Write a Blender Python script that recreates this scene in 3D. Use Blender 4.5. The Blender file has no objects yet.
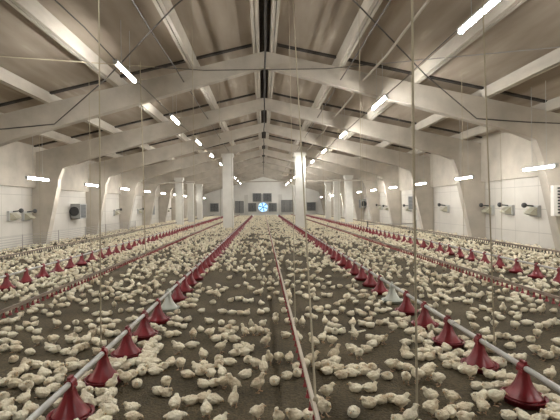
import bpy, bmesh, math, random
import numpy as np
from mathutils import Vector, Matrix, noise
random.seed(11); rng = np.random.default_rng(5)
PI = math.pi
scn = bpy.context.scene
COL = scn.collection

# ------------------------------------------------------------------ camera
F = 420.0; VX, VY = 263.0, 205.0; H = 1.75; ROLL = 0.013
cam_d = bpy.data.cameras.new('camera'); cam = bpy.data.objects.new('camera', cam_d); COL.objects.link(cam)
cam.location = (0, 0, H); cam.rotation_euler = (PI/2, ROLL, 0)
cam_d.lens = F/560*36; cam_d.sensor_width = 36; cam_d.sensor_fit = 'HORIZONTAL'
cam_d.shift_x = (280-VX)/560; cam_d.shift_y = -(210-VY)/560
cam_d.clip_end = 300; cam_d.clip_start = 0.05
scn.camera = cam

def ground(px, py, z=0.0):
    """the point of the plane at height z that the photograph shows at px, py"""
    dx, dy = px-VX, py-VY
    U = dx*math.cos(ROLL)-dy*math.sin(ROLL); V = dx*math.sin(ROLL)+dy*math.cos(ROLL)
    d = F*(H-z)/V
    return U*d/F, d
def project(x, y, z):
    U, V = F*x/y, F*(H-z)/y
    return VX+U*math.cos(ROLL)+V*math.sin(ROLL), VY-U*math.sin(ROLL)+V*math.cos(ROLL)

# ------------------------------------------------------------------ materials
def mat(name, rgb, rough=0.7, metal=0.0, var=0.0, vscale=5.0, bump=0.0, bscale=40.0, spec=0.5, coord='Object', stretch=(1,1,1), trans=0.0, detail=6):
    m = bpy.data.materials.new(name); m.use_nodes = True
    nt = m.node_tree; b = nt.nodes['Principled BSDF']
    b.inputs['Base Color'].default_value = (*rgb, 1); b.inputs['Roughness'].default_value = rough
    b.inputs['Metallic'].default_value = metal; b.inputs['Specular IOR Level'].default_value = spec
    if var or bump:
        tc = nt.nodes.new('ShaderNodeTexCoord'); mp = nt.nodes.new('ShaderNodeMapping'); mp.inputs['Scale'].default_value = stretch
        if coord == 'World':
            g = nt.nodes.new('ShaderNodeNewGeometry'); nt.links.new(g.outputs['Position'], mp.inputs['Vector'])
        else: nt.links.new(tc.outputs[coord], mp.inputs['Vector'])
    if var:
        n = nt.nodes.new('ShaderNodeTexNoise'); n.inputs['Scale'].default_value = vscale; n.inputs['Detail'].default_value = detail
        nt.links.new(mp.outputs[0], n.inputs['Vector'])
        r = nt.nodes.new('ShaderNodeValToRGB')
        r.color_ramp.elements[0].position = 0.3; r.color_ramp.elements[1].position = 0.7
        r.color_ramp.elements[0].color = (*[c*(1-var) for c in rgb], 1); r.color_ramp.elements[1].color = (*[min(1, c*(1+var)) for c in rgb], 1)
        nt.links.new(n.outputs['Fac'], r.inputs['Fac']); nt.links.new(r.outputs['Color'], b.inputs['Base Color'])
    if bump:
        n2 = nt.nodes.new('ShaderNodeTexNoise'); n2.inputs['Scale'].default_value = bscale; n2.inputs['Detail'].default_value = 5
        nt.links.new(mp.outputs[0], n2.inputs['Vector'])
        bp = nt.nodes.new('ShaderNodeBump'); bp.inputs['Strength'].default_value = bump; bp.inputs['Distance'].default_value = 0.02
        nt.links.new(n2.outputs['Fac'], bp.inputs['Height']); nt.links.new(bp.outputs[0], b.inputs['Normal'])
    return m
def emis(name, rgb, s):
    m = bpy.data.materials.new(name); m.use_nodes = True; nt = m.node_tree; nt.nodes.clear()
    e = nt.nodes.new('ShaderNodeEmission'); e.inputs[0].default_value = (*rgb, 1); e.inputs[1].default_value = s
    o = nt.nodes.new('ShaderNodeOutputMaterial'); nt.links.new(e.outputs[0], o.inputs[0]); return m

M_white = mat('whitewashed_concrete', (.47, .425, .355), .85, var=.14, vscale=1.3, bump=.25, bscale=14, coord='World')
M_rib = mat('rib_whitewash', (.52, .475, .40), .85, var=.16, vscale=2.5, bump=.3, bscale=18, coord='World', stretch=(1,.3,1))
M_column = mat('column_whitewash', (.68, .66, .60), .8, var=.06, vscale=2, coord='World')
M_farwall_lit = mat('far_wall_lit_whitewash', (.82, .80, .74), .8, var=.05, vscale=1, coord='World')  # whitewash lightened so the colour carries lamplight on the end wall
M_litter = mat('litter', (.135, .105, .072), .95, var=.4, vscale=9, bump=1.0, bscale=45, coord='World', detail=12)
M_red = mat('red_plastic', (.19, .011, .016), .36, var=.15, vscale=6, coord='World')
M_reddark = mat('red_nipple_plastic', (.24, .022, .026), .4)
M_palepan = mat('pale_plastic', (.50, .52, .46), .35)
M_galv = mat('galvanised_tube', (.44, .43, .40), .42, metal=.35, var=.12, vscale=3, coord='World')
M_pvc = mat('pale_water_pipe', (.48, .41, .33), .45, var=.1, vscale=4, coord='World')
M_brown = mat('dull_line_rail', (.26, .20, .155), .5, metal=.1, var=.15, vscale=3, coord='World')
M_steel = mat('wire_steel', (.10, .09, .08), .5, metal=.4)
M_rope = mat('cord_fibre', (.38, .33, .23), .8)
M_rail = mat('fence_rail_steel', (.30, .28, .26), .5)
M_dark = mat('ridge_dark_and_gap_shade', (.05, .042, .035), .9, var=.3, vscale=4, coord='World')  # dark tone of ridge slot and pipe, also shade painted on cross ribs
M_fan = mat('fan_shutter_grey', (.16, .165, .165), .55, metal=.2)
M_fanh = mat('fan_housing', (.42, .42, .40), .5)
M_black = mat('black_parts', (.03, .03, .03), .5)
M_flap = mat('inlet_flap', (.42, .40, .30), .5)
M_tube = emis('lit_tube', (.99, .975, .95), 115)
M_tube_dim = emis('dimmer_lit_tube', (1.0, .975, .94), 62)  # same tube at lower strength, for the wall rows
M_day = emis('daylight_beyond_fan', (.30, .58, 1.0), 1.1)
M_blade = mat('fan_blade', (.05, .10, .2), .4)

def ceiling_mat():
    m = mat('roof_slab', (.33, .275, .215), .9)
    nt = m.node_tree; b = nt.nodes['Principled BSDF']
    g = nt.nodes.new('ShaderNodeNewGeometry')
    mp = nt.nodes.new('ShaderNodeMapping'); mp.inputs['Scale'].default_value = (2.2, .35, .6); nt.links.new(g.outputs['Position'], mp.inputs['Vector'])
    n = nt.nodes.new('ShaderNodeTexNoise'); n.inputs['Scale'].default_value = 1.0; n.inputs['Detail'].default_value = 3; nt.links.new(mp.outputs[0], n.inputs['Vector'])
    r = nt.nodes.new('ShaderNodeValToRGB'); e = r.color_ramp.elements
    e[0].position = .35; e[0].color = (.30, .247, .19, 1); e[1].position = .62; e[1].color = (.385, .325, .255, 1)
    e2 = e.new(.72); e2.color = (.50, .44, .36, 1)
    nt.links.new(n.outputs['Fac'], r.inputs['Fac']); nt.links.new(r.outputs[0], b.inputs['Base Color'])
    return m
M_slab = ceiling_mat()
def wall_mat(name, rgb):
    """whitewashed precast panels: thin dark joints"""
    m = mat(name, rgb, .85); nt = m.node_tree; b = nt.nodes['Principled BSDF']
    g = nt.nodes.new('ShaderNodeNewGeometry'); sp = nt.nodes.new('ShaderNodeSeparateXYZ'); nt.links.new(g.outputs['Position'], sp.inputs[0])
    def joint(sock, period, off, w):
        a = nt.nodes.new('ShaderNodeMath'); a.operation = 'ADD'; a.inputs[1].default_value = off; nt.links.new(sock, a.inputs[0])
        mo = nt.nodes.new('ShaderNodeMath'); mo.operation = 'PINGPONG'; mo.inputs[1].default_value = period/2; nt.links.new(a.outputs[0], mo.inputs[0])
        l = nt.nodes.new('ShaderNodeMath'); l.operation = 'LESS_THAN'; l.inputs[1].default_value = w; nt.links.new(mo.outputs[0], l.inputs[0]); return l.outputs[0]
    j1 = joint(sp.outputs['Z'], .9, .35, .012); j2 = joint(sp.outputs['Y'], 1.5, .5, .012)
    mx = nt.nodes.new('ShaderNodeMath'); mx.operation = 'MAXIMUM'; nt.links.new(j1, mx.inputs[0]); nt.links.new(j2, mx.inputs[1])
    n = nt.nodes.new('ShaderNodeTexNoise'); n.inputs['Scale'].default_value = .9; n.inputs['Detail'].default_value = 5; nt.links.new(g.outputs['Position'], n.inputs['Vector'])
    r = nt.nodes.new('ShaderNodeValToRGB'); r.color_ramp.elements[0].position = .3; r.color_ramp.elements[1].position = .7
    r.color_ramp.elements[0].color = (*[c*.9 for c in rgb], 1); r.color_ramp.elements[1].color = (*[c*1.06 for c in rgb], 1)
    nt.links.new(n.outputs['Fac'], r.inputs['Fac'])
    mi = nt.nodes.new('ShaderNodeMixRGB'); mi.inputs[2].default_value = (*[c*.72 for c in rgb], 1)
    nt.links.new(mx.outputs[0], mi.inputs[0]); nt.links.new(r.outputs[0], mi.inputs[1]); nt.links.new(mi.outputs[0], b.inputs['Base Color'])
    return m
M_wall = wall_mat('whitewashed_wall_panels', (.57, .54, .48))

def litter_nodes():
    nt = M_litter.node_tree; b = nt.nodes['Principled BSDF']
    g = nt.nodes.new('ShaderNodeNewGeometry')
    n1 = nt.nodes.new('ShaderNodeTexNoise'); n1.inputs['Scale'].default_value = 1.1; n1.inputs['Detail'].default_value = 4
    n2 = nt.nodes.new('ShaderNodeTexNoise'); n2.inputs['Scale'].default_value = 26; n2.inputs['Detail'].default_value = 10; n2.inputs['Roughness'].default_value = .75
    for n in (n1, n2): nt.links.new(g.outputs['Position'], n.inputs['Vector'])
    r1 = nt.nodes.new('ShaderNodeValToRGB'); r1.color_ramp.elements[0].position = .35; r1.color_ramp.elements[1].position = .68
    r1.color_ramp.elements[0].color = (.058, .045, .023, 1); r1.color_ramp.elements[1].color = (.112, .089, .050, 1)
    r2 = nt.nodes.new('ShaderNodeValToRGB'); r2.color_ramp.elements[0].position = .36; r2.color_ramp.elements[1].position = .66
    r2.color_ramp.elements[0].color = (.38, .38, .38, 1); r2.color_ramp.elements[1].color = (1.7, 1.66, 1.6, 1)
    nt.links.new(n1.outputs['Fac'], r1.inputs['Fac']); nt.links.new(n2.outputs['Fac'], r2.inputs['Fac'])
    mi = nt.nodes.new('ShaderNodeMixRGB'); mi.blend_type = 'MULTIPLY'; mi.inputs[0].default_value = 1
    nt.links.new(r1.outputs[0], mi.inputs[1]); nt.links.new(r2.outputs[0], mi.inputs[2]); nt.links.new(mi.outputs[0], b.inputs['Base Color'])
litter_nodes()
def down_mat():
    m = mat('chick_down', (.74, .66, .49), .9, bump=.5, bscale=160, coord='World')
    nt = m.node_tree; b = nt.nodes['Principled BSDF']
    g = nt.nodes.new('ShaderNodeNewGeometry')
    n = nt.nodes.new('ShaderNodeTexNoise'); n.inputs['Scale'].default_value = 6.5; n.inputs['Detail'].default_value = 5; n.inputs['Roughness'].default_value = .65
    nt.links.new(g.outputs['Position'], n.inputs['Vector'])
    r = nt.nodes.new('ShaderNodeValToRGB'); e = r.color_ramp.elements
    e[0].position = .32; e[0].color = (.50, .38, .24, 1); e[1].position = .58; e[1].color = (.86, .80, .62, 1)
    e2 = e.new(.44); e2.color = (.74, .65, .47, 1)
    nt.links.new(n.outputs['Fac'], r.inputs['Fac']); nt.links.new(r.outputs[0], b.inputs['Base Color'])
    b.inputs['Sheen Weight'].default_value = .15; b.inputs['Sheen Roughness'].default_value = .6
    return m
M_down = down_mat()
M_wing = mat('chick_wing_feathers', (.74, .67, .51), .85, var=.12, vscale=30, bump=.4, bscale=120, coord='World')
M_shank = mat('chick_shank', (.55, .36, .22), .6)
M_beak = mat('chick_beak', (.60, .40, .20), .5)
M_eye = mat('chick_eye', (.01, .01, .01), .2)

# ------------------------------------------------------------------ mesh helpers
def link(name, me, parent=None, loc=None):
    o = bpy.data.objects.new(name, me); COL.objects.link(o)
    if parent: o.parent = parent
    if loc: o.location = loc
    return o
class MB:
    def __init__(s): s.bm = bmesh.new(); s.mi = 0
    def face(s, vs):
        try: f = s.bm.faces.new(vs); f.material_index = s.mi; return f
        except ValueError: return None
    def box(s, x0, x1, y0, y1, z0, z1):
        v = [s.bm.verts.new((x, y, z)) for z in (z0, z1) for y in (y0, y1) for x in (x0, x1)]
        for q in ((0,2,3,1),(4,5,7,6),(0,1,5,4),(2,6,7,3),(0,4,6,2),(1,3,7,5)): s.face([v[i] for i in q])
        return s
    def prism(s, pts, y0, y1):
        """polygon in x,z pushed along y"""
        a = [s.bm.verts.new((x, y0, z)) for x, z in pts]; b = [s.bm.verts.new((x, y1, z)) for x, z in pts]
        s.face(a); s.face(b[::-1])
        n = len(pts)
        for i in range(n): s.face([a[i], b[i], b[(i+1) % n], a[(i+1) % n]])
        return s
    def tube(s, pts, r, n=8, caps=True):
        pts = [Vector(p) for p in pts]; rs = r if isinstance(r, (list, tuple)) else [r]*len(pts); rings = []
        for i, p in enumerate(pts):
            t = (pts[min(i+1, len(pts)-1)]-pts[max(i-1, 0)]).normalized()
            u = t.cross(Vector((0, 0, 1))); u = (u if u.length > .01 else t.cross(Vector((1, 0, 0)))).normalized(); w = t.cross(u)
            rings.append([s.bm.verts.new(p+rs[i]*(math.cos(2*PI*k/n)*u+math.sin(2*PI*k/n)*w)) for k in range(n)])
        for a, b in zip(rings, rings[1:]):
            for k in range(n): s.face([a[k], a[(k+1) % n], b[(k+1) % n], b[k]])
        if caps: s.face(rings[0][::-1]); s.face(rings[-1])
        return s
    def lathe(s, prof, n=24, c=(0, 0, 0), fin=None):
        rings = []
        for i, (r, z) in enumerate(prof):
            rings.append([s.bm.verts.new((c[0]+(r+(fin(k, i) if fin else 0))*math.cos(2*PI*k/n), c[1]+(r+(fin(k, i) if fin else 0))*math.sin(2*PI*k/n), c[2]+z)) for k in range(n)])
        for a, b in zip(rings, rings[1:]):
            for k in range(n): s.face([a[k], a[(k+1) % n], b[(k+1) % n], b[k]])
        s.face(rings[0][::-1]); s.face(rings[-1])
        return s
    def ball(s, c, r, u=10, v=7, rot=None):
        mtx = Matrix.Translation(c) @ (rot or Matrix()) @ Matrix.Diagonal((*r, 1))
        g = bmesh.ops.create_uvsphere(s.bm, u_segments=u, v_segments=v, radius=1, matrix=mtx)
        for vv in g['verts']:
            for f in vv.link_faces: f.material_index = s.mi
        return s
    def mesh(s, name, mats, smooth=False):
        bmesh.ops.recalc_face_normals(s.bm, faces=s.bm.faces)
        me = bpy.data.meshes.new(name); s.bm.to_mesh(me); s.bm.free()
        for m in (mats if isinstance(mats, (list, tuple)) else [mats]): me.materials.append(m)
        if smooth: me.shade_smooth()
        return me
    def build(s, name, mats, parent=None, loc=None, smooth=False): return link(name, s.mesh(name, mats, smooth), parent, loc)
def tag(o, label=None, cat=None, group=None, kind=None):
    for k, v in (('label', label), ('category', cat), ('group', group), ('kind', kind)):
        if v: o[k] = v
    return o
def empty(name, loc=(0, 0, 0)):
    o = bpy.data.objects.new(name, None); COL.objects.link(o); o.location = loc; o.empty_display_size = .1; return o
ORD = ['nearest', 'second nearest', 'third nearest', 'fourth nearest', 'fifth nearest', 'sixth nearest', 'seventh nearest', 'eighth nearest', 'ninth nearest', 'tenth nearest', 'eleventh nearest', 'twelfth nearest', 'thirteenth nearest', 'fourteenth nearest']
ONES = ['', 'first', 'second', 'third', 'fourth', 'fifth', 'sixth', 'seventh', 'eighth', 'ninth', 'tenth', 'eleventh', 'twelfth', 'thirteenth', 'fourteenth', 'fifteenth', 'sixteenth', 'seventeenth', 'eighteenth', 'nineteenth']
TENS = ['', '', 'twenty', 'thirty', 'forty', 'fifty', 'sixty', 'seventy', 'eighty', 'ninety', 'hundred']
TENTH = ['', '', 'twentieth', 'thirtieth', 'fortieth', 'fiftieth', 'sixtieth', 'seventieth', 'eightieth', 'ninetieth', 'hundredth']
def ordinal(n):
    if n < 20: return ONES[n]
    return TENTH[n//10] if n % 10 == 0 else TENS[n//10]+'-'+ONES[n % 10]

# ------------------------------------------------------------------ setting
XL, XR, Y0, Y1 = -10.9, 10.5, -7.0, 69.0
RX, RZ, SL = 0.12, H+5.07, .225                      # ridge line, top of the rafters, roof slope
def rtop(x): return RZ-SL*abs(x-RX)
def rbot(x): return H+4.57-.275*abs(x-RX)
RIB = .30
MB().box(XL-.4, XR+.4, Y0-.4, Y1+.4, -.3, 0).build('floor', M_litter)['kind'] = 'structure'
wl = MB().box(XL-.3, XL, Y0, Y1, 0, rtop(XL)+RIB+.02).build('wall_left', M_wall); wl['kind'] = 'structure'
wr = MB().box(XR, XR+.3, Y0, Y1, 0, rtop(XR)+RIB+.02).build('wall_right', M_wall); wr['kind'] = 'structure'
for nm, ya, yb in (('wall_far', Y1, Y1+.3), ('wall_rear', Y0-.3, Y0)):
    MB().prism([(XL-.3, 0), (XR+.3, 0), (XR+.3, rtop(XR)+RIB+.1), (RX, RZ+RIB+.1), (XL-.3, rtop(XL)+RIB+.1)], ya, yb).build(nm, M_farwall_lit if nm == 'wall_far' else M_wall)['kind'] = 'structure'
# roof slabs: soffit a rib's depth above the rafters, with an open dark ridge slot
c = MB()
for s_, xe in ((-1, XL-.3), (1, XR+.3)):
    xa = RX+s_*.16
    c.prism([(xa, rtop(xa)+RIB), (xe, rtop(xe)+RIB), (xe, rtop(xe)+RIB+.15), (xa, rtop(xa)+RIB+.15)], Y0, Y1)
c.build('ceiling', M_slab)['kind'] = 'structure'
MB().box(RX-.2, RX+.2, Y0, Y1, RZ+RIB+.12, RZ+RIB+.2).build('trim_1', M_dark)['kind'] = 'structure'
FR = [-5.4, .6, 6.6]+[14+6*i for i in range(0, 10)]   # frame positions along the house
k = 2
def rib(x, w0, w1, dz=0.0):
    global k
    m = MB()
    for a, b in zip([Y0]+FR, FR+[Y1]):
        a2, b2 = (a if a == Y0 else a-.02), (b if b == Y1 else b+.02)
        zt = rtop(x)+RIB+.01; zb = rtop(x)+.0+dz
        m.prism([(x-w0/2, zb), (x-.012, zb), (x-.012, zt), (x-w1/2, zt)], a2, b2-.001)
        m.prism([(x+.012, zb), (x+w0/2, zb), (x+w1/2, zt), (x+.012, zt)], a2, b2-.001)
    o = m.build('trim_%d' % k, M_rib); o['kind'] = 'structure'; k += 1
for x in (-.26, .30): rib(x+RX-.02, .17, .24)
for off in (2.45, 4.95, 7.25, 9.3):
    for s_ in (-1, 1): rib(RX+s_*off+.05, .20, .34)
# cross ribs at the slab ends, beside every frame, coloured dark as shade above the rafter
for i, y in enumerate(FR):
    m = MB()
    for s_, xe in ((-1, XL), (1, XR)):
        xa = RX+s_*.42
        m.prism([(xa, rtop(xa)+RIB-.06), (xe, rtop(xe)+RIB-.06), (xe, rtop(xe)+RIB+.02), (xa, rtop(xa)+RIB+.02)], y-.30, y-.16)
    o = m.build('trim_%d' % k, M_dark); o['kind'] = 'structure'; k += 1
# eaves beams under the slabs along both side walls
for nm, x0, x1 in (('l', XL, XL+.18), ('r', XR-.18, XR)):
    xi = x1 if nm == 'l' else x0
    MB().box(x0, x1, Y0, Y1, H+.95, rtop(xi)+RIB).build('trim_%d' % k, M_white)['kind'] = 'structure'; k += 1

# ------------------------------------------------------------------ three-hinged concrete frames
def side_word(s): return 'left' if s < 0 else 'right'
for i, y in enumerate(FR):
    t = empty('portal_frame', (RX, y, 0))
    n_ = i-2
    lab_ = 'whitewashed concrete roof frame, %s in view from the camera' % ordinal(n_) if y > 7 else 'whitewashed concrete roof frame out of view behind the camera, %s one' % ('nearer' if y > 0 else 'farther')
    tag(t, lab_, 'roof frame', 'whitewashed concrete roof frames across the house')
    if y == 6.6: t['label'] = 'whitewashed concrete roof frame overhead, closest to the camera'
    for s in (-1, 1):
        xw = (XR if s > 0 else XL)-RX
        xe = abs(xw)
        g = MB()
        P = [(0, RZ), (0, H+4.57)]
        P += [(s*u, rbot(RX+u)) for u in (3, 6, 8.3)]
        xi = xe-1.15
        P += [(s*(xe-1.45), rbot(RX+xe-1.45)-.08), (s*(xe-1.22), H+1.35), (s*(xe-1.20), H+.95), (s*xe, H+.95)]
        P += [(s*xe, rtop(RX+xe))]
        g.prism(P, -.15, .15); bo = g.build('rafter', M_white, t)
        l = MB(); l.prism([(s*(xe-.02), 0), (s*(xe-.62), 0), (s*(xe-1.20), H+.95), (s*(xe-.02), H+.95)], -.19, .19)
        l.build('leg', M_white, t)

# ------------------------------------------------------------------ columns and cross beam where the old part of the house begins
def column(x, y, w, label):
    m = MB(); top = rbot(x)+.1
    m.box(-w/2, w/2, -w/2, w/2, 0, top-.25); m.box(-w/2-.08, w/2+.08, -w/2-.02, w/2+.02, top-.25, top)
    tag(m.build('column', M_column, None, (x, y, 0)), label, 'column', 'square whitewashed columns')
column(-2.64, 32, .76, 'wide white square column left of the middle aisle')
column(2.85, 32, .76, 'wide white square column right of the middle aisle')
for j, y in enumerate((38, 44, 50)):
    for s, x in ((-1, -7.55), (1, 7.75)):
        column(x, y, .62, 'white square column of the outer %s row, %s of its row' % (side_word(s), ORD[j]))
m = MB(); m.box(-9.2, 9.4, 31.90, 32.10, H+1.75, H+1.83)
tag(m.build('cross_beam', M_white), 'thin horizontal beam tying the two wide white columns together', 'beam')

# ------------------------------------------------------------------ lights
tube_me = MB().tube([(0, -.72, 0), (0, .72, 0)], .036, 10).mesh('tube', M_tube)
tube_dim_me = tube_me.copy(); tube_dim_me.materials.clear(); tube_dim_me.materials.append(M_tube_dim)
mh = MB(); mh.box(-.05, .05, -.78, .78, .035, .075); mh.box(-.045, .045, -.78, -.72, -.04, .04); mh.box(-.045, .045, .72, .78, -.04, .04)
house_me = mh.mesh('housing', M_fanh)
rod_me = MB().tube([(0, 0, .07), (0, 0, 1)], .007, 6).mesh('hanger', M_fanh)
def light(x, y, z, label, group, ztop):
    t = empty('tube_light', (x, y, z)); tag(t, label, 'light', group)
    ho = link('housing', house_me, t); link('tube', tube_dim_me if abs(x) > 6 else tube_me, ho)
    for yy in (-.33, .33):
        h = link('hanger', rod_me, t, (0, yy, 0)); h.scale = (1, 1, (ztop-z))
inner_l = [4.6-6*1.0, 4.6]+[10.6+5.9*i for i in range(10)]
inner_r = [1.0, 7.0, 13.1]+[19+5.85*i for i in range(9)]
outer = [15.7-9.8, 15.7-4.9]+[15.7+4.9*i for i in range(10)]
outer_r = [3.2, 7.9]+[12.6+4.69*i for i in range(11)]
def row(ys, x, z, what, first):
    j = 0
    for y in ys:
        if y < first: lab = 'glowing white tube light of the %s row, out of view near the camera' % what
        else: lab = 'glowing white tube light of the %s row, %s the camera' % (what, ORD[j]); j += 1
        light(x, y, z, lab, 'white tube lights of the %s row' % what, rtop(x)+RIB)
    return
row(inner_l, -3.42, H+3.38, 'left inner', 9)
row(inner_r, 3.68, H+3.14, 'right inner', 6)
row(outer, -8.4, H+1.08, 'left wall', 14)
row(outer_r, 8.3, H+1.0, 'right wall', 12)

# ------------------------------------------------------------------ feeders
FX = [-5.5, -1.6, 2.25, 6.2]; DX = [-7.75, -3.65, .345, 4.35, 8.4]
NAMEF = {-5.5: 'outer left', -1.6: 'inner left', 2.25: 'inner right', 6.2: 'outer right'}
PZ = .31
pan_me = None
def feeder_meshes(m, tag_):
    p = MB(); p.lathe([(.10, 0), (.165, .012), (.178, .055), (.184, .058), (.184, .064), (.172, .062), (.155, .022), (.05, .03)], 28)
    h = MB()
    prof = [(.150, .060), (.140, .072), (.118, .095), (.098, .122), (.080, .150), (.064, .180), (.052, .210), (.044, .240), (.040, .262), (.040, .285)]
    h.lathe(prof, 32, fin=lambda kk, ii: .006 if kk % 4 == 0 and 0 < ii < 8 else 0)
    for q in range(8):
        a = 2*PI*q/8+.2; h.tube([(.148*math.cos(a), .148*math.sin(a), .062), (.166*math.cos(a), .166*math.sin(a), .03)], .005, 5)
    c = MB(); c.box(-.038, .038, -.045, .045, .272, .300)
    c.tube([(0, -.04, PZ), (0, .04, PZ)], .036, 12); c.box(-.012, .012, -.035, .035, PZ+.03, PZ+.055)
    return (p.mesh('pan', m, True), h.mesh('hopper', m, True), c.mesh('clamp', m, False))
RED = feeder_meshes(M_red, 'red'); PALE = feeder_meshes(M_palepan, 'pale')
spots = []
for x in FX:
    d0, st = {-5.5: (8.97-6*.745, .745), -1.6: (3.45, .715), 2.25: (3.66, .745), 6.2: (8.05-6*.745, .745)}[x]
    n = 0
    while d0+st*n < 66:
        y = d0+st*n
        if project(x, y, .1)[0] > -25 and project(x, y, .1)[0] < 585: spots.append((y, x, n))
        n += 1
spots.sort()
near, far = spots[:300], spots[300:]
cnt = {}
feeder_pos = {x: [s[0] for s in spots if s[1] == x] for x in FX}
for y, x, n in near:
    cnt[x] = cnt.get(x, 0)+1
    pale = abs(x) < 3 and n == 5
    t = empty('bell_feeder', (x, y, 0)); t.rotation_euler.z = random.uniform(-.2, .2)
    tag(t, '%s on the %s feeder line, %s from the camera' % ('pale grey bell feeder' if pale else 'red plastic bell feeder', NAMEF[x], ordinal(cnt[x])), 'feeder', 'bell feeders of the %s line' % NAMEF[x])
    for nm, me in zip(('pan', 'hopper', 'clamp'), PALE if pale else RED): link(nm, me, t)
if far:
    mats_ = []
    bm = bmesh.new()
    for y, x, n in far:
        for me in RED:
            b0 = len(bm.verts); bm.from_mesh(me); bm.verts.ensure_lookup_table()
            bmesh.ops.translate(bm, verts=bm.verts[b0:], vec=(x, y, 0))
    me = bpy.data.meshes.new('far_feeders'); bm.to_mesh(me); bm.free()
    tag(link('bell_feeder', me), 'red bell feeders crowding the far ends of the feeder lines', 'feeder', kind='stuff')
def pipe_line(x, r, z, y0=-1.0, y1=67, step=3.0):
    m = MB(); y = y0
    m.tube([(x, y0, z), (x, y1, z)], r, 12)
    while y < 50:
        m.tube([(x, y-.05, z), (x, y+.05, z)], r+.007, 12); y += step
    return m
for x in FX:
    tag(pipe_line(x, .025, PZ).build('feed_pipe', M_galv, smooth=False), 'long grey auger pipe over the %s feeder line' % NAMEF[x], 'pipe', 'feed pipes')

# ------------------------------------------------------------------ drinker lines
nm_ = MB(); nm_.lathe([(.009, .0), (.011, -.012), (.009, -.03), (.012, -.034), (.020, -.052), (.022, -.058), (.018, -.056), (.006, -.05)], 10)
nip_me = nm_.mesh('nipple', M_reddark)
NAMED = {-7.75: 'far left', -3.65: 'left', .345: 'middle', 4.35: 'right', 8.4: 'far right'}
for x in DX:
    t = empty('drinker_line', (x, 0, .30))
    tag(t, 'long %s drinker line with %s nipples low over the litter' % (NAMED[x], 'grey' if abs(x) > 7 else 'red'), 'drinker line', 'nipple drinker lines')
    m = MB(); m.tube([(0, -1, 0), (0, 67, 0)], .013, 10)
    for y in range(0, 60, 3): m.tube([(0, y+.0, 0), (0, y+.1, 0)], .018, 10)
    m.build('water_pipe', M_pvc if abs(x) < 1 else M_brown, t, smooth=False)
    MB().box(-.013, .013, -1, 67, .014, .04).build('rail', M_pvc if abs(x) < 1 else M_brown, t)
    y = 2.2 if abs(x) < 1 else 3.0
    st = .20 if abs(x) < 1 else .15
    y_start = {-7.75: 10.5, -3.65: 5.0, .345: 2.7, 4.35: 5.4, 8.4: 11.0}[x]
    y = y_start
    nmat = M_reddark if abs(x) < 7 else M_steel
    me_n = nip_me if abs(x) < 7 else (lambda mm: (mm.materials.clear(), mm.materials.append(M_steel), mm)[2])(nip_me.copy())
    for j in range(100):
        o = link('nipple', me_n, t, (-.012, y, -.006)); y += st; o.scale = (1, 1, 1) if abs(x) < 1 else (1.35, 1.35, 1.35)
    bm = bmesh.new()
    while y < 66:
        b0 = len(bm.verts); r = bmesh.ops.create_cone(bm, cap_ends=True, segments=5, radius1=.02, radius2=.008, depth=.06)
        bmesh.ops.translate(bm, verts=r['verts'], vec=(-.012, y, -.036)); y += st
    me = bpy.data.meshes.new('n'); bm.to_mesh(me); bm.free(); me.materials.append(nmat)
    link('nipple', me, t)['kind'] = 'stuff'

# ------------------------------------------------------------------ cords and cables
def cable(name, pts, r, m, label, cat, group=None):
    return tag(MB().tube(pts, r, 6).build(name, m), label, cat, group)
sm = 'thin bracing wires under the near roof'
for s in (-1, 1):
    w = side_word(s)
    cable('bracing_wire', [(RX+s*6.95, 13.82, H+2.75), (RX+s*4.4, 11.6, H+3.55), (RX+s*2.0, 9.3, H+4.45), (RX+s*.7, 8.15, H+4.75)], .018, M_steel, 'dark bracing wire slanting from the %s rafter up towards the ridge' % w, 'wire')
    cable('bracing_wire', [(RX+s*6.95, 13.82, H+2.75), (RX+s*8.6, 13.84, H+2.62), (RX+s*9.9, 13.84, H+2.55)], .02, M_steel, 'dark wire running level along the %s end of the nearest rafter' % w, 'wire')
    cable('bracing_wire', [(RX+s*3.4, 12.9, H+4.28), (RX+s*6.8, 9.7, H+3.56), (RX+s*8.4, 8.2, H+3.1)], .014, M_rope if s < 0 else M_rail, 'pale wire crossing the near roof bay on the %s side' % w, 'wire')
cable('bracing_wire', [(RX-3.4, 12.9, H+4.28), (RX-2, 13.80, H+4.45), (RX+2.0, 13.80, H+4.45), (RX+3.4, 12.9, H+4.28)], .014, M_steel, 'level wire stretched across the ridge at the nearest frame', 'wire')
# along the house
def long_cable(x, z, y0, y1, r, m, label, name='winch_cable', sag=.05):
    pts = []; n = int((y1-y0)/3)+1
    for i in range(n*2+1):
        y = y0+(y1-y0)*i/(n*2); pts.append((x+.015*math.sin(y*1.7), y, z-sag*(1-math.cos((y-2)/6*2*PI))/2))
    return cable(name, pts, r, m, label, 'cable')
long_cable(-3.42, H+3.48, -5, 62, .013, M_steel, 'dark power cable strung along the left inner lights', 'power_cable')
long_cable(3.68, H+3.24, -5, 62, .011, M_steel, 'dark power cable strung along the right inner lights', 'power_cable')
long_cable(-2.55, H+4.1, -5, 62, .018, M_steel, 'dark winch cable running lengthwise left of the ridge', sag=.02)
long_cable(2.62, H+4.1, -5, 60, .018, M_steel, 'dark winch cable running lengthwise right of the ridge', sag=.02)
long_cable(3.35, H+4.05, -5, 60, .036, M_rib, 'thick pale pipe running lengthwise below the right roof slabs', 'roof_pipe', sag=.10)
long_cable(RX, RZ-.62, -5, 60, .03, M_dark, 'dark pipe hung along under the ridge', 'roof_pipe', sag=.03)
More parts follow.
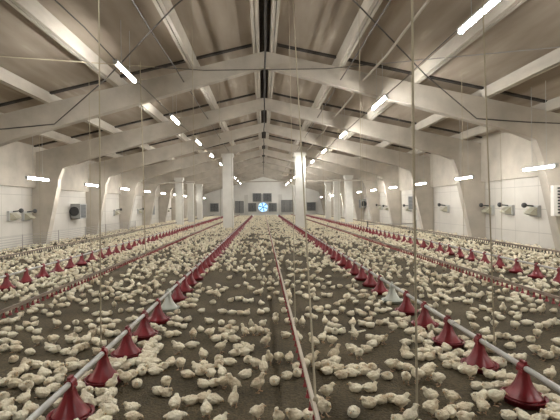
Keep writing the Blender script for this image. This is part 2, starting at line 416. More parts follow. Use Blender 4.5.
# hanging cords: the ones the photo shows singly
def cord(p, q, r, label, m=M_rope, knot=True):
    mm = MB(); mm.tube([p, q], r, 6)
    if knot: mm.ball(p, (r*2.4, r*2.4, r*3.5), 8, 5)
    return tag(mm.build('hanging_cord', m), label, 'cord', 'cords hanging from the roof')
def roofz(x, y): return rtop(x)+RIB
cord((-2.03, 5.2, .06), (-2.0, 5.25, roofz(-2, 0)), .0085, 'thin pale cord hanging beside the left feeders down to the litter')
cord((1.19, 3.30, .02), (1.20, 3.32, roofz(1.2, 0)), .009, 'thick pale cord hanging full height right of the middle aisle')
cord((.36, 3.02, .34), (.72, 9.6, roofz(.7, 0)), .0085, 'long slanting cord from the middle drinker line up to the roof')
cord((.36, 4.9, .34), (.70, 10.4, roofz(.7, 0)), .0045, 'thinner slanting cord behind the long one over the middle drinker line')
cord((2.76, 5.05, .05), (2.65, 5.1, roofz(2.7, 0)), .009, 'pale cord hanging close behind the right inner feeder line')
cord((-3.65, 13.0, .34), (-3.75, 13.0, roofz(-3.7, 0)), .014, 'pale cord hanging to the left drinker line below a light')
j = 0
for lx, ln, ys in ((-7.75, 'far left drinker line', (14.6, 20.6)), (-5.5, 'outer left feeder line', (13.4, 19.4, 25.4)), (-3.65, 'left drinker line', (19, 25)), (-1.6, 'inner left feeder line', (9.8, 15.8, 21.8)),
                   (2.25, 'inner right feeder line', (9.6, 15.6, 21.6)), (4.35, 'right drinker line', (12.2, 18.2, 24.2)), (6.2, 'outer right feeder line', (13.0, 19.0, 25)), (8.4, 'far right drinker line', (14.8, 20.8))):
    for q, y in enumerate(ys):
        cord((lx, y, .335), (lx, y, roofz(lx, y)), .0065, 'thin cord holding up the %s, %s the camera' % (ln, ORD[q]), knot=False)

# ------------------------------------------------------------------ wall fixtures
def inlet(s, y, z, label):
    """small air inlet: plate, tilted flap, round motor on an arm"""
    xw = XL if s < 0 else XR
    for q in FR:
        if abs(y-q) < .5: y = q-.55 if y < q else q+.55
    t = empty('air_inlet', (xw, y, z)); t.scale = (1.1, 1.2, 1.2); tag(t, label, 'air inlet', 'small air inlets along the %s wall' % side_word(s))
    i = -s
    a = MB(); a.box(min(0, i*.10), max(0, i*.10), -.22, .22, -.20, .16); a.build('frame', M_fanh, t)
    f = MB(); f.prism([(i*.10, -.17), (i*.34, -.10), (i*.34, -.06), (i*.10, .10)], -.17, .17); f.build('flap', M_flap, t)
    r = MB(); r.tube([(i*.10, .02, .14), (i*.40, .02, .17)], .022, 8); r = r.build('arm', M_black, t)
    b = MB(); b.ball((i*.42, .02, .17), (.07, .12, .085), 10, 7); b.build('motor', M_black, r)
for j, (px, ysz) in enumerate(((16, 215), (38, 215), (118, 212), (141, 211), (148, 211), (162, 211), (169, 210))):
    y = F*(XL+.25)/(px-VX) if px != 38 else 19.2; inlet(-1, y, H+.0-(ysz-VY-ROLL*(VX-px)*1)*y/F-.02, 'small air inlet with a black motor on the left wall, %s the camera' % ORD[j])
for j, (px, ysz) in enumerate(((530, 210), (505, 209), (486, 209), (443, 208), (407, 208), (386, 208), (379, 207), (357, 207))):
    y = F*(XR-.25)/(px-VX); inlet(1, y, H-(ysz-VY+ROLL*(px-VX))*y/F-.02, 'small air inlet with a black motor on the right wall, %s the camera' % ORD[j])
def circ_fan(s, y, z, size, depth, label, cowl=True):
    xw = XL if s < 0 else XR; i = -s
    t = empty('wall_fan', (xw, y, z)); tag(t, label, 'fan')
    h = size/2
    a = MB()
    a.box(*sorted((0, i*depth)), -h, h, h-.05, h); a.box(*sorted((0, i*depth)), -h, h, -h, -h+.05)
    a.box(*sorted((0, i*depth)), -h, -h+.05, -h, h); a.box(*sorted((0, i*depth)), h-.05, h, -h, h); a.box(*sorted((0, i*.04)), -h, h, -h, h)
    hs = a.build('housing', M_fanh, t)
    g = MB()
    for q in range(9):
        zz = -h+.1+q*(size-.2)/8; g.box(*sorted((i*(depth-.05), i*(depth-.02))), -h+.05, h-.05, zz-.035, zz+.02)
    g.build('shutter', M_fan, hs)
    d = MB(); d.lathe([(h*.5, 0), (h*.62, .08), (h*.62, .16), (h*.3, .18)], 20)
    o = d.build('cowl', M_black, t, (i*(depth*.5), -h-.02, 0)); o.rotation_euler = (PI/2, 0, 0)
circ_fan(-1, 24.2, H-.22, .85, .55, 'grey box fan on the left wall behind the rail fence')
circ_fan(-1, 39.5, H-.35, .95, .6, 'dark round-mouthed fan on the left wall far down the house')
circ_fan(1, 28.3, H+.02, .95, .55, 'grey box fan on the right wall left of the thick cord')
circ_fan(1, 43.2, H+.0, .9, .55, 'small grey box fan on the right wall far down the house')
# louvred box at the right edge
t = empty('louvre', (XR-.08, 13.72, H+.02)); tag(t, 'white framed black louvre on the nearest right frame leg at the photo edge', 'louvre')
a = MB(); a.box(-.97, 0, -.08, .08, -.5, .5); a.build('frame', M_column, t)
g = MB()
for q in range(9): g.prism([(-.85, -.42+q*.1), (-.06, -.42+q*.1), (-.06, -.37+q*.1), (-.85, -.37+q*.1)], -.12, -.081)
g.build('slats', M_black, t)

# ------------------------------------------------------------------ end wall: fans
def end_fan(px, py, w, h, label, running=False):
    y = Y1-.02; x = (px-VX)*y/F; z = H-(py-VY+ROLL*(px-VX))*y/F
    t = empty('exhaust_fan', (x, y, z)); tag(t, label, 'fan', 'large exhaust fans of the end wall')
    a = MB(); b = .07
    a.box(-w/2, w/2, -.25, 0, h/2-b, h/2); a.box(-w/2, w/2, -.25, 0, -h/2, -h/2+b); a.box(-w/2, -w/2+b, -.25, 0, -h/2, h/2); a.box(w/2-b, w/2, -.25, 0, -h/2, h/2)
    hs = a.build('housing', M_fanh if not running else M_column, t)
    if running:
        d = MB(); r = min(w, h)/2-b
        v = [d.bm.verts.new((r*math.cos(q*PI/16), -.02, r*math.sin(q*PI/16))) for q in range(32)]; d.face(v); d.build('opening', M_day, t)
        bl = MB()
        for q in range(6):
            an = q*PI/3+.3; R_ = Matrix.Rotation(an, 4, 'Y')
            vs = [R_ @ Vector(p) for p in ((.08, -.10, -.03), (r*.95, -.14, -.10), (r*.95, -.08, .12), (.08, -.06, .05))]
            vs2 = [p+Vector((0, .012, 0)) for p in vs]
            va = [bl.bm.verts.new(p) for p in vs]; vb = [bl.bm.verts.new(p) for p in vs2]
            bl.face(va); bl.face(vb[::-1])
            for e in range(4): bl.face([va[e], va[(e+1) % 4], vb[(e+1) % 4], vb[e]])
        bl = bl.build('blades', M_blade, t)
        MB().tube([(0, -.2, 0), (0, -.03, 0)], .13, 12).build('hub', M_blade, bl)
    else:
        g = MB(); n = 11
        for q in range(n):
            zz = -h/2+b+(q+.5)*(h-2*b)/n; g.prism([(-w/2+b, zz-.04), (w/2-b, zz-.04), (w/2-b, zz+.055), (-w/2+b, zz+.055)], -.20, -.16)
        g.box(-.03, .03, -.22, -.2, -h/2+b, h/2-b)
        g.build('shutter', M_fan, hs)
for a in ((257, 197.5, 1.42, 1.42, 'grey shuttered fan on the end wall, upper left of the pair above'), (267.4, 197.5, 1.42, 1.42, 'grey shuttered fan on the end wall, upper right of the pair above'),
          (252.2, 207.3, 1.38, 1.42, 'grey shuttered fan just left of the blue lit fan'), (263, 207.2, 1.62, 1.62, 'running fan with blue daylight behind its blades', True), (272.7, 207.3, 1.38, 1.42, 'grey shuttered fan just right of the blue lit fan'),
          (239.5, 207, 1.45, 2.0, 'tall grey shuttered fan beside the left wide column'), (284.0, 206, 1.0, 2.0, 'tall grey shuttered fan right of the middle, left one of two'), (290.0, 206, .95, 2.0, 'tall grey shuttered fan right of the middle, beside the wide column'),
          (311, 206.5, 1.5, 1.4, 'square grey fan on the end wall right of the wide column'), (214.5, 207.5, 1.4, 1.4, 'square grey fan on the end wall left of the wide column')):
    end_fan(*a)
for j, (x, w) in enumerate(((-2.75, .6), (2.85, .6), (-6.0, .5), (6.3, .5))):
    MB().box(x-w/2, x+w/2, Y1-.12, Y1, 0, H+1.7).build('trim_%d' % (k+j), M_column)['kind'] = 'structure'

# ------------------------------------------------------------------ rail fence along the left wall
t = empty('rail_fence', (-9.75, 8, 0)); tag(t, 'low fence of thin horizontal steel rails along the left wall', 'fence')
for q in range(6):
    MB().tube([(0, 0, .16+q*.095), (0, 24, .16+q*.095)], .011, 6).build('rail', M_rail, t)
for q in range(9):
    MB().tube([(0, q*3, 0), (0, q*3, .68)], .018, 8).build('post', M_rail, t)
t = empty('rail_fence', (8.9, 27, 0)); tag(t, 'short low grey rail barrier near the right wall with one upright', 'fence')
MB().tube([(-2.2, 0, .42), (.9, 0, .42)], .025, 8).build('rail', M_rail, t)
for xx in (-2.2, .9): MB().tube([(xx, 0, 0), (xx, 0, .62)], .04, 8).build('post', M_black, t)

# ------------------------------------------------------------------ chicks
def blob_mesh(parts, name, voxel=.0045):
    """one continuous body grown over overlapping masses"""
    bm = bmesh.new()
    for c, r, rot in parts:
        mtx = Matrix.Translation(c) @ Matrix.Rotation(math.radians(rot), 4, 'Y') @ Matrix.Diagonal((*r, 1))
        bmesh.ops.create_uvsphere(bm, u_segments=20, v_segments=14, radius=1, matrix=mtx)
    me = bpy.data.meshes.new(name); bm.to_mesh(me); bm.free()
    o = bpy.data.objects.new('tmp', me); COL.objects.link(o)
    r = o.modifiers.new('r', 'REMESH'); r.mode = 'VOXEL'; r.voxel_size = voxel
    s = o.modifiers.new('s', 'SMOOTH'); s.factor = .6; s.iterations = 5
    dg = bpy.context.evaluated_depsgraph_get(); ev = o.evaluated_get(dg); out = bpy.data.meshes.new_from_object(ev)
    bpy.data.objects.remove(o)
    for v in out.vertices:                            # scruffy down
        n = noise.noise(v.co*48)*.0055+noise.noise(v.co*110+Vector((3, 1, 7)))*.0035
        v.co = v.co+v.normal*n
    return out
def decim(me, ratio):
    o = bpy.data.objects.new('tmp', me); COL.objects.link(o)
    d = o.modifiers.new('d', 'DECIMATE'); d.ratio = ratio
    dg = bpy.context.evaluated_depsgraph_get(); out = bpy.data.meshes.new_from_object(o.evaluated_get(dg)); bpy.data.objects.remove(o)
    return out
def turn(p, yaw, c):
    """turn a head point about the neck"""
    v = Vector(p)-Vector(c); return tuple(Vector(c)+Matrix.Rotation(yaw, 3, 'Z') @ v)
def make_variant(name, h, pitch=0, head=(.062, 0, .088), beakdir=(1, 0, -.15), neck=None, stand=False, stretch=1.0, wings=None, tail=True):
    """h: height of the body centre; returns data of one pose"""
    pr = math.radians(pitch); cp, sp_ = math.cos(pr), math.sin(pr)
    def tp(x, y, z): return (x*cp-z*sp_, y, h+x*sp_+z*cp)
    B = [(tp(0, 0, 0), (.053*stretch, .050, .046), -pitch), (tp(-.028*stretch, 0, .004), (.036, .040, .036), -pitch), (tp(.026*stretch, 0, .000), (.039, .043, .041), -pitch)]
    if tail: B.append((tp(-.062*stretch, 0, .010), (.020, .015, .012), -pitch-15))
    for s in (-1, 1): B.append((tp(-.008, s*.036, .006), (.044, .014, .022), -pitch+6))   # folded wings
    n0 = tp(.040*stretch, 0, .016); hd = Vector(head)
    for q in (.3, .6, .85):
        p = Vector(n0).lerp(hd, q); B.append((tuple(p), (.025-.006*q,)*3, 0))
    B.append((tuple(hd), (.0225, .0195, .0195), 0))
    if stand:
        for s in (-1, 1): B.append((tp(-.006, s*.023, -.032), (.019, .015, .026), 0))
    if wings:
        for s in (-1, 1):
            for q in range(5): B.append((tp(-.005-q*.006, s*(.045+q*.018), .02+q*.016), (.034-.003*q, .015, .008), 0))
    body = blob_mesh(B, name)
    bd = Vector(beakdir).normalized()
    extra = MB()
    if stand:
        for s in (-1, 1):
            x0 = tp(-.006, s*.023, -.05); fx = .010*s
            kx = (x0[0]-.008, x0[1], x0[2]*.55); ft = (.004+fx, s*.024, .004)
            extra.tube([x0, kx, ft], [.0065, .0045, .0045], 6)
            for a in (-.45, 0, .45): extra.tube([ft, (ft[0]+.030*math.cos(a), ft[1]+.030*math.sin(a), .0035)], [.0038, .002], 5)
            extra.tube([ft, (ft[0]-.014, ft[1], .003)], [.0035, .002], 5)
    elif name in ('sit_side', 'lie_long'):
        extra.tube([(.01, .034, .010), (.055, .046, .005)], [.005, .003], 5)
    ex = extra.mesh('x', M_shank, True)
    bm = bmesh.new(); bm.from_mesh(body)
    for f in bm.faces: f.material_index = 0; f.smooth = True
    nf = len(bm.faces); bm.from_mesh(ex); bm.faces.ensure_lookup_table()
    for f in bm.faces[nf:]: f.material_index = 1; f.smooth = True
    full = bpy.data.meshes.new('chick'); bm.to_mesh(full); bm.free(); full.materials.append(M_down); full.materials.append(M_shank)
    bk = MB(); bp = hd+bd*.017; bk.tube([bp, bp+bd*.009+Vector((0, 0, .0005)), bp+bd*.019+Vector((0, 0, -.003))], [.0075, .0055, .001], 6)
    side = bd.cross(Vector((0, 0, 1))).normalized()
    eyes = []
    for s in (-1, 1):
        e = MB(); e.ball(tuple(hd+bd*.008+side*s*.0175+Vector((0, 0, .004))), (.0032,)*3, 8, 6); eyes.append(e.mesh('eye', M_eye, True))
    mid, low = decim(full, 260/max(1, len(full.polygons)*2)), decim(full, 90/max(1, len(full.polygons)*2))
    return dict(full=full, beak=bk.mesh('beak', M_beak, True), eyes=eyes, mid=mid, low=low, name=name)
VAR = {
 'ball':    make_variant('ball', .047, 4, head=(.048, 0, .074), beakdir=(1, 0, -.45)),
 'sit':     make_variant('sit', .046, 4, head=(.058, 0, .088), beakdir=(1, 0, -.1)),
 'sit_side': make_variant('sit_side', .046, 2, head=(.050, .022, .084), beakdir=(.5, .9, -.15)),
 'lie_long': make_variant('lie_long', .042, 0, head=(.082, -.006, .054), beakdir=(1, -.2, -.25), stretch=1.12),
 'tucked':  make_variant('tucked', .046, 8, head=(.030, -.020, .086), beakdir=(-.6, -.8, -.3)),
 'stand':   make_variant('stand', .090, 14, head=(.064, 0, .144), beakdir=(1, 0, -.1), stand=True),
 'alert':   make_variant('alert', .092, 34, head=(.050, 0, .175), beakdir=(1, .2, 0), stand=True),
 'turned':  make_variant('turned', .086, 10, head=(.060, .030, .132), beakdir=(.3, 1, -.2), stand=True),
 'hunch':   make_variant('hunch', .084, 6, head=(.058, 0, .118), beakdir=(1, 0, -.3), stand=True),
 'peck':    make_variant('peck', .080, -18, head=(.098, 0, .036), beakdir=(.6, 0, -1), stand=True),
 'flap':    make_variant('flap', .098, 42, head=(.050, 0, .185), beakdir=(1, 0, .1), stand=True, wings=True),
}
POSE = {'ball': 'hunched', 'sit': 'sitting', 'sit_side': 'sitting sideways-glancing', 'lie_long': 'stretched-out lying', 'tucked': 'resting head-turned', 'stand': 'standing', 'alert': 'upright tall-necked',
        'turned': 'standing head-turned', 'hunch': 'standing hunched', 'peck': 'pecking', 'flap': 'wing-flapping'}
# every chick read off the photograph: tile origin, then x,y in sevenths of a pixel, heading, pose
TILES = {
(0,368): "30,90,R,s 95,45,R,s 125,15,L,s 100,100,L,s 185,118,R,s 190,62,R,s 265,75,L,s 345,85,F,s 402,70,F,s 310,30,L,s 375,132,R,b 300,172,L,l 165,200,B,t 20,190,R,s 40,250,R,s 65,290,F,s 20,335,L,s 215,280,L,s 145,325,F,s 330,350,R,s 412,238,R,s 425,20,R,s 555,320,F,s",
(80,368): "25,110,L,s 70,95,R,s 40,45,R,s 215,88,R,a 305,60,L,t 365,32,R,s 430,15,R,s 400,103,F,b 550,150,L,b 60,150,F,s 155,160,L,s 215,165,F,s 45,205,L,s 150,218,R,s 215,228,L,s 105,228,L,s 190,290,L,t 365,265,L,s 370,335,R,l 110,345,R,s 20,330,F,s 520,12,R,s",
(160,368): "42,85,F,t 15,155,R,s 190,40,R,l 285,15,L,s 355,25,F,t 435,20,B,t 305,105,L,b 375,95,R,s 440,80,R,t 520,95,L,a 105,235,B,h 220,220,L,l 305,200,R,s 375,215,R,l 325,280,B,h 515,195,B,a 100,340,R,l 420,357,R,s",
(240,368): "38,38,R,b 125,95,R,a 243,85,F,b 328,45,L,b 405,25,F,s 120,290,R,t 270,320,F,a 385,325,L,t 480,320,F,s 540,235,L,t",
(320,368): "45,150,R,t 5,250,F,t 150,40,R,s 215,25,R,s 300,10,L,s 375,45,R,t 470,45,R,s 250,130,L,s 350,130,R,s 345,235,L,s 425,210,R,s 500,200,F,s 530,210,L,s 235,300,F,b 50,10,R,s",
(400,368): "42,50,F,t 125,40,L,t 190,20,R,t 270,60,L,t 490,15,R,t 540,115,L,s 215,182,L,t 365,190,L,t 215,265,R,h 255,305,L,s 345,300,R,s 445,275,R,l 450,340,F,t 5,215,R,t 70,315,R,a 545,200,F,s 20,352,L,s",
(480,368): "490,25,R,t 70,35,L,s 140,50,R,s 205,60,R,s 40,120,L,s 130,118,R,s 215,112,F,s 110,190,R,t 15,190,B,s 20,252,B,t 425,148,L,s 480,200,L,s 490,265,L,s 540,225,L,s 470,312,L,s 525,330,R,s 200,320,L,s 305,328,B,s 410,348,R,s 545,275,R,s",
(0,316): "30,35,R,s 80,30,L,s 115,15,R,s 185,50,L,s 240,50,R,s 240,12,F,s 400,45,L,t 470,75,F,b 530,40,F,s 545,90,F,s 20,115,L,s 45,90,R,s 85,125,L,s 135,80,L,s 210,85,R,s 258,105,R,s 30,170,R,s 110,188,L,s 115,222,L,s 265,160,L,h 375,155,F,h 22,222,R,s 210,248,R,l 95,295,F,b 350,215,L,s 385,230,R,s 455,243,R,s 510,140,R,s 490,160,L,s 540,165,F,s 515,245,F,s 550,220,R,s 190,325,L,s 260,335,L,s 330,330,F,s 378,335,R,s 500,305,R,s 510,345,L,s 415,352,R,s 165,357,L,s 550,340,R,s",
(80,316): "55,35,R,l 135,25,F,s 185,25,R,s 255,35,L,l 85,70,L,s 160,75,R,s 85,112,R,t 150,103,L,s 218,65,R,s 205,120,L,s 255,112,R,s 345,20,R,s 40,160,R,t 110,168,L,s 152,188,R,s 5,215,R,s 125,240,L,s 215,240,F,s 380,12,L,s 375,160,R,s 520,60,L,s 545,80,R,s 480,205,R,s 510,175,L,s 445,192,R,s 415,240,L,s 520,240,R,s 550,210,F,s 380,268,F,s 450,268,L,s 500,278,R,s 285,285,L,s 250,312,R,s 350,320,R,s 245,348,L,s 312,348,R,s 410,310,L,s 460,312,R,s 520,312,L,s 440,352,R,s 510,348,L,s 540,150,R,s",
(160,316): "35,20,R,s 75,45,R,s 120,18,L,s 195,18,R,s 20,90,F,t 125,55,L,s 165,65,R,s 65,125,L,b 110,112,R,s 232,118,B,h 285,88,B,b 348,105,R,h 345,30,L,s 430,42,F,b 505,40,F,b 392,155,R,b 440,95,L,s 480,72,R,s 495,108,L,s 455,138,R,s 525,80,R,s 515,158,R,l 130,215,L,t 220,200,R,l 425,208,R,t 545,212,L,s 525,252,R,s 303,262,B,h 75,318,B,b 142,322,F,h 22,342,R,s 305,330,F,b 262,355,L,s 345,355,R,s 410,292,F,b 413,330,F,b 490,318,L,l",
(240,316): "78,42,F,a 157,42,F,t 250,15,F,t 385,20,F,t 435,38,B,t 35,92,L,a 90,90,R,t 135,92,L,t 182,100,F,s 180,160,R,a 320,125,L,s 412,145,B,t 335,30,F,s 35,200,L,s 30,248,L,l 62,222,R,s 55,295,F,s 105,312,R,p 205,275,F,a 272,275,F,h 345,280,B,h 165,340,B,a 400,350,F,s 520,168,L,a 455,322,F,t 500,295,R,t 548,340,R,s 525,5,F,l",
(320,316): "35,28,B,t 15,140,R,t 105,28,B,b 68,50,L,s 112,62,R,s 60,92,L,s 105,102,F,s 145,100,R,s 85,160,L,h 227,40,R,t 240,112,B,f 300,48,L,s 350,60,R,s 340,20,R,s 415,40,L,s 455,35,R,s 510,70,L,t 550,20,L,s 352,145,L,b 400,160,L,h 440,150,F,t 365,190,R,s 325,225,L,s 222,220,L,h 272,248,F,h 98,250,R,a 105,308,L,l 5,325,F,t 50,352,L,s 110,355,R,s 225,357,R,b 300,352,F,s 365,352,F,s 500,325,R,t 545,338,L,s",
(400,316): "45,22,R,s 20,60,L,s 68,105,R,l 30,48,L,s 215,18,R,s 255,35,L,s 282,55,R,s 395,40,R,t 522,60,L,t 500,5,L,s 215,78,F,t 130,88,L,s 260,98,R,s 150,112,R,s 160,130,R,s 215,140,R,s 125,160,L,s 195,185,L,b 40,178,R,l 38,215,F,a 50,268,L,s 155,235,R,s 205,225,L,s 268,235,F,b 325,215,B,b 430,185,R,s 425,160,L,s 490,208,R,s 145,280,F,b 205,278,R,s 310,285,L,s 350,278,R,s 410,245,F,s 385,300,L,s 480,270,R,s 335,332,L,b 420,342,L,s 25,342,L,s 205,357,R,s 500,350,R,s 550,185,L,s",
(480,316): "100,40,L,t 145,3,L,s 245,55,L,h 325,45,R,l 260,3,R,s 35,105,R,s 20,150,L,s 75,152,R,s 130,128,F,b 182,132,L,s 265,155,L,l 212,202,R,s 410,62,F,t 465,55,R,t 500,35,R,t 545,40,F,s 400,105,L,t 355,158,F,s 550,175,R,s 380,218,F,h 440,255,L,t 475,268,R,s 530,240,L,t 200,290,R,s 285,280,R,h 125,310,L,l 80,330,R,s 50,15,F,s 80,228,L,s",
(160,264): "370,262,R,s 290,320,R,s 205,215,L,b 410,205,B,a 495,248,R,s 440,325,L,s 500,338,R,l 550,240,L,b 540,150,R,s 435,180,R,s 345,195,R,s 460,165,L,s 270,190,R,s 205,252,R,l 245,252,L,s 140,280,R,s 228,288,L,l 120,332,R,s 180,290,L,s 70,345,R,s 300,170,F,s 300,75,R,s",
(240,264): "158,130,F,t 70,160,L,s 140,190,R,t 210,90,F,s 228,115,F,t 255,198,R,s 212,170,R,l 150,268,L,s 40,252,L,s 75,250,R,s 5,235,F,b 145,332,L,s 185,318,R,s 45,338,R,s 8,338,L,s 95,95,R,s 135,95,R,s 130,72,F,s 42,135,L,s 350,80,L,l 335,115,L,s 405,120,R,s 370,150,F,t 440,157,F,s 460,132,R,s 415,200,L,l 458,220,R,l 500,92,F,t 515,78,F,s 500,145,L,s 545,145,R,s 545,100,F,s 350,265,B,t 345,225,B,t 480,312,F,b 530,302,F,b 555,318,R,s 490,352,L,s 310,320,F,s 250,352,F,s 395,50,F,s 365,35,F,s",
(320,264): "190,220,R,b 230,240,L,b 55,295,L,b 118,275,R,s 155,262,R,s 5,305,F,b 45,335,L,b 105,335,R,b 155,312,F,t 215,343,R,b 270,325,L,s 300,345,L,s 330,302,F,s 30,210,L,s 65,215,R,s 25,160,F,s 60,130,R,s 55,85,R,l 10,105,L,s 90,160,R,s 140,150,L,s 200,155,R,s 250,188,L,s 300,188,R,l 330,215,L,s 365,235,R,s 400,200,F,b 440,200,R,s 440,105,R,s 495,95,F,b 490,265,F,s 540,135,R,s 520,205,L,s 345,270,R,s 400,282,R,s 430,260,L,s 370,345,L,s 440,320,R,s 482,312,L,s 410,318,F,s 520,342,R,s",
(400,264): "50,140,R,l 25,180,L,s 130,165,R,s 150,185,F,t 150,220,F,s 215,220,L,s 265,220,L,s 297,220,R,s 205,290,L,s 250,285,F,t 300,180,L,s 332,195,R,s 375,180,L,b 435,175,R,s 460,135,F,t 347,245,R,b 315,270,L,b 440,235,L,s 490,258,R,t 480,212,L,s 515,215,L,b 548,215,R,s 520,172,L,t 520,320,L,b 490,345,L,b 340,330,B,h 150,132,R,s 175,90,R,b 110,100,L,s 225,100,F,s 260,125,F,s 350,110,F,s 275,85,R,s 430,100,R,s 495,95,F,s 20,345,L,s 115,325,F,s 540,125,L,s",
(480,264): "75,165,R,b 180,180,F,t 70,205,L,s 65,255,R,b 70,320,F,s 20,300,L,s 10,205,R,s 160,300,F,a 110,350,R,l 145,235,R,l 240,205,R,l 205,245,L,s 247,232,R,s 305,205,R,s 275,270,L,s 240,300,R,b 225,340,L,b 265,347,F,s 310,315,L,s 365,290,R,s 375,320,L,b 415,260,R,b 430,310,F,a 515,320,R,b 370,190,L,l 400,215,L,s 440,220,R,s 110,140,L,s 150,148,R,s 215,160,R,l 550,250,F,s",
(0,264): "400,225,L,s 440,242,R,s 430,285,L,s 465,280,F,s 355,285,F,t 545,250,L,s 210,330,L,b 285,290,R,s 310,325,F,s 405,340,R,s 350,347,L,s 250,292,L,l 145,347,F,s 55,332,R,s 110,292,R,s 240,318,L,s 480,200,R,s 510,190,L,l",
(80,264): "35,145,L,s 20,215,R,s 75,185,L,s 112,200,R,s 150,212,R,s 240,275,F,t 270,205,R,l 285,320,F,s 350,315,R,s 370,215,L,l 360,260,L,l 350,162,R,s 420,165,L,s 450,150,R,s 455,200,F,t 445,275,R,l 440,248,L,s 490,255,R,s 530,215,L,s 210,335,F,s 180,347,L,s 110,345,R,s 40,315,F,b 20,270,R,s 200,165,F,s 160,155,L,s 265,165,R,s 420,320,R,s 540,145,R,s 185,198,L,l 225,215,F,s",
}
HEAD = {'R': 0, 'L': PI, 'F': -PI/2, 'B': PI/2}
chicks = []; occupied = {}
def key(x, y): return (int(math.floor(x/.16)), int(math.floor(y/.16)))
def free(x, y, r):
    a, b = key(x, y)
    for i in (-1, 0, 1):
        for j in (-1, 0, 1):
            for (u, v) in occupied.get((a+i, b+j), ()):
                if (u-x)**2+(v-y)**2 < r*r: return False
    for fx in FX:
        if abs(x-fx) < .24:
            for fy in feeder_pos[fx]:
                if (x-fx)**2+(y-fy)**2 < .23**2: return False
    if 31.5 < y < 32.5 and (abs(x+2.62) < .5 or abs(x-2.82) < .5): return False
    for yy in (38, 44, 50):
        if abs(y-yy) < .42 and (abs(x+7.55) < .45 or abs(x-7.75) < .45): return False
    for yy in FR:
        if abs(y-yy) < .3 and (x < XL+.75 or x > XR-.75): return False
    if abs(x+9.75) < .14: return False
    return XL+.15 < x < XR-.15 and Y0+.2 < y < Y1-.4
def put(x, y): occupied.setdefault(key(x, y), []).append((x, y))
SITS = ['sit', 'sit', 'ball', 'sit_side', 'tucked', 'lie_long']; STANDS = ['stand', 'turned', 'hunch', 'stand']
for (ox, oy), txt in TILES.items():
    for e in txt.split():
        a, b, hd, ps = e.split(','); px, py = ox+float(a)/7, oy+float(b)/7
        v = {'s': random.choice(SITS), 't': random.choice(STANDS), 'b': 'ball', 'l': 'lie_long', 'a': 'alert', 'h': 'hunch', 'p': 'peck', 'f': 'flap'}[ps]
        x, y = ground(px, py, {'s': .052, 'b': .05, 'l': .042}.get(ps, .10 if ps in 'af' else .085))
        for fx in FX:                                 # beside the pan, not in it
            for fy in feeder_pos[fx]:
                dd = math.hypot(x-fx, y-fy)
                if dd < .235:
                    q = .24/max(dd, .02); x, y = fx+(x-fx)*q, fy+(y-fy)*q
        for it in range(3):
            a_, b_ = key(x, y)
            for i in (-1, 0, 1):
                for j in (-1, 0, 1):
                    for (u, w) in occupied.get((a_+i, b_+j), ()):
                        dd = math.hypot(x-u, y-w)
                        if dd < .088: q = .09/max(dd, .01); x, y = u+(x-u)*q, w+(y-w)*q
        put(x, y); chicks.append((x, y, HEAD[hd]+random.gauss(0, .38), v))
n_read = len(chicks)
# the rest of the flock: thick along the feeders, thin in the middle aisles
def density(x, y):
    d = 7.0
    for fx in FX: d += 26*math.exp(-((x-fx)/.42)**2)
    for dx_ in DX: d += 3*math.exp(-((x-dx_)/.35)**2)
    if y > 8: d += 5
    if x < -2.3 or x > 3.2: d += 9
    if x < -4.4 or x > 5.0: d += 13
    if y > 14: d += min(7 if abs(x) > 3.3 else 2, (y-14)*.35)
    c_ = noise.noise(Vector((x*.9, y*.55, 4)))*1.0+noise.noise(Vector((x*2.6, y*2.2, 9)))*.75
    return d*max(.10, 1+1.7*c_)
BOX = (XL+.2, XR-.2)
yy = Y0+.3; N = 0
area_step = .5
while yy < Y1-.5:
    dens_max = 55; n = int((BOX[1]-BOX[0])*area_step*dens_max)
    xs = rng.uniform(BOX[0], BOX[1], n); ys = rng.uniform(yy, yy+area_step, n); us = rng.uniform(0, dens_max, n)
    for x, y, u in zip(xs, ys, us):
        dd = density(x, y)
        if y > .3:
            px, py = project(x, y, .05)
            if -5 < px < 565 and py < 425:
                if py > 302: continue                 # read off the photo in full
                if py > 272: dd *= (.25 if -2.2 < x < 3 else .9)
            elif not (-60 < px < 620): 
                if y < 6 and abs(x) > 6: dd *= .5
        if y < 2: dd *= .4
        if u < dd and free(x, y, .105):
            put(x, y); v = random.choice(SITS) if random.random() < .72 else random.choice(STANDS+['alert', 'peck'])
            chicks.append((x, y, random.uniform(0, 2*PI), v))
    yy += area_step
def in_frame(c_):
    if c_[1] < 1: return False
    px, py = project(c_[0], c_[1], .06); return -6 < px < 566 and py < 424
vis = sorted([c_ for c_ in chicks if in_frame(c_)], key=lambda c_: c_[1])
first, ids = vis[:300], set(id(c_) for c_ in vis[:300])
rest = [c_ for c_ in chicks if id(c_) not in ids]
print('CHICKS read', n_read, 'total', len(chicks), 'first300 y max', first[-1][1], 'py', project(0, first[-1][1], 0)[1])
def facing(a):
    a = a % (2*PI)
    return ['right', 'away right', 'away', 'away left', 'left', 'toward camera left', 'toward camera', 'toward camera right'][int((a+PI/8)//(PI/4)) % 8]
def zone(x):
    if x < -3.65-.25: return 'left of the left drinker line'
    if x < -2.1: return 'in the left aisle'
    if x < -1.1: return 'at the inner left feeders'
    if x < -.1: return 'in the aisle left of middle'
    if x < .80: return 'by the middle drinker line'
    if x < 1.8: return 'in the aisle right of middle'
    if x < 2.75: return 'at the inner right feeders'
    return 'in the right aisle'
lab = []
for x, y, a, v in first:
    fx = -1.6 if x < .3 else 2.25
    r_ = min(range(len(feeder_pos[fx])), key=lambda q: abs(feeder_pos[fx][q]-y))+1
    lab.append(['%s white chick facing %s' % (POSE[v], facing(a)), zone(x), 'level with %s feeder' % ordinal(r_)])
byk = {}
for i, l in enumerate(lab): byk.setdefault(tuple(l), []).append(i)
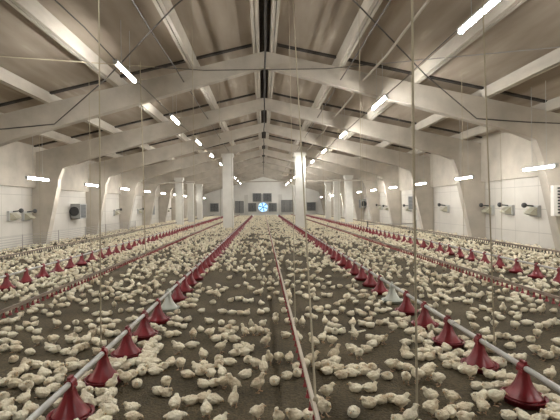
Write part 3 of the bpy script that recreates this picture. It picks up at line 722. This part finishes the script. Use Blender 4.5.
for kk, idx in byk.items():
    if len(idx) > 1:
        idx.sort(key=lambda i: first[i][0])
        for q, i in enumerate(idx): lab[i].append('leftmost' if q == 0 else 'rightmost' if q == len(idx)-1 else (ordinal(q+1)+' from left'))
seen = set()
for i, (x, y, a, v) in enumerate(first):
    V = VAR[v]
    o = link('chick', V['full'], None, (x, y, 0)); o.rotation_euler.z = a; s = random.uniform(.86, 1.02); o.scale = (s, s, s)
    L = lab[i]; text = ', '.join(L)
    w = text.replace(',', ' ').split()
    if len(w) > 16:
        text = text.replace(' white chick', ' chick').replace('level with ', 'by ').replace(' the ', ' ')
    assert text not in seen, text
    seen.add(text)
    tag(o, text, 'chick', 'white broiler chicks on the litter in the foreground')
    if i < 170:
        link('beak', V['beak'], o)
        for e in V['eyes']: link('eye', e, o)
# everything farther or outside the frame: one flock mesh
def arr(me):
    nv = len(me.vertices); co = np.empty(nv*3, np.float32); me.vertices.foreach_get('co', co)
    me.calc_loop_triangles(); nt_ = len(me.loop_triangles); tri = np.empty(nt_*3, np.int32); me.loop_triangles.foreach_get('vertices', tri)
    mi = np.empty(nt_, np.int32); me.loop_triangles.foreach_get('material_index', mi)
    return co.reshape(-1, 3), tri.reshape(-1, 3), mi
def tiny(v):
    """far chick: faceted body and head"""
    m = MB(); st = v in ('stand', 'alert', 'turned', 'hunch', 'peck', 'flap'); h = .085 if st else .045
    m.ball((0, 0, h), (.068, .045, .042), 7, 5); m.ball((.06, 0, h+(.055 if st else .038)), (.024, .02, .026), 5, 4)
    me = m.mesh('tiny', M_down); return me
LOD = {v: (arr(VAR[v]['full']), arr(VAR[v]['mid']), arr(VAR[v]['low']), arr(tiny(v))) for v in VAR}
vs, ts, ms = [], [], []; base = 0
for x, y, a, v in rest:
    lod = LOD[v][1 if y < 10.5 else 2 if y < 20 else 3]
    co, tri, mi = lod; s = random.uniform(.80, .97); ca, sa = math.cos(a)*s, math.sin(a)*s
    w = np.empty_like(co); w[:, 0] = co[:, 0]*ca-co[:, 1]*sa+x; w[:, 1] = co[:, 0]*sa+co[:, 1]*ca+y; w[:, 2] = co[:, 2]*s
    vs.append(w); ts.append(tri+base); ms.append(mi); base += len(co)
vs = np.concatenate(vs); ts = np.concatenate(ts); ms = np.concatenate(ms)
me = bpy.data.meshes.new('flock'); me.vertices.add(len(vs)); me.vertices.foreach_set('co', vs.ravel())
me.loops.add(len(ts)*3); me.loops.foreach_set('vertex_index', ts.ravel().astype(np.int32))
me.polygons.add(len(ts)); me.polygons.foreach_set('loop_start', np.arange(len(ts), dtype=np.int32)*3)
me.polygons.foreach_set('material_index', ms); me.polygons.foreach_set('use_smooth', np.ones(len(ts), bool))
me.materials.append(M_down); me.materials.append(M_shank); me.update(calc_edges=True); me.validate()
tag(link('chick', me), 'white flock of chicks spread over the litter to the end wall', 'chick', kind='stuff')
print('FLOCK tris', len(ts))

# ------------------------------------------------------------------ world, view
w = bpy.data.worlds.new('world'); scn.world = w; w.use_nodes = True
w.node_tree.nodes['Background'].inputs[0].default_value = (.02, .02, .025, 1)
scn.view_settings.view_transform = 'Standard'; scn.view_settings.look = 'None'; scn.view_settings.gamma = 1; scn.view_settings.exposure = 1.28
scn.view_settings.use_curve_mapping = False
scn.cycles.use_denoising = True; scn.cycles.diffuse_bounces = 8; scn.cycles.max_bounces = 12; scn.cycles.use_light_tree = True
scn.cycles.sample_clamp_indirect = 4
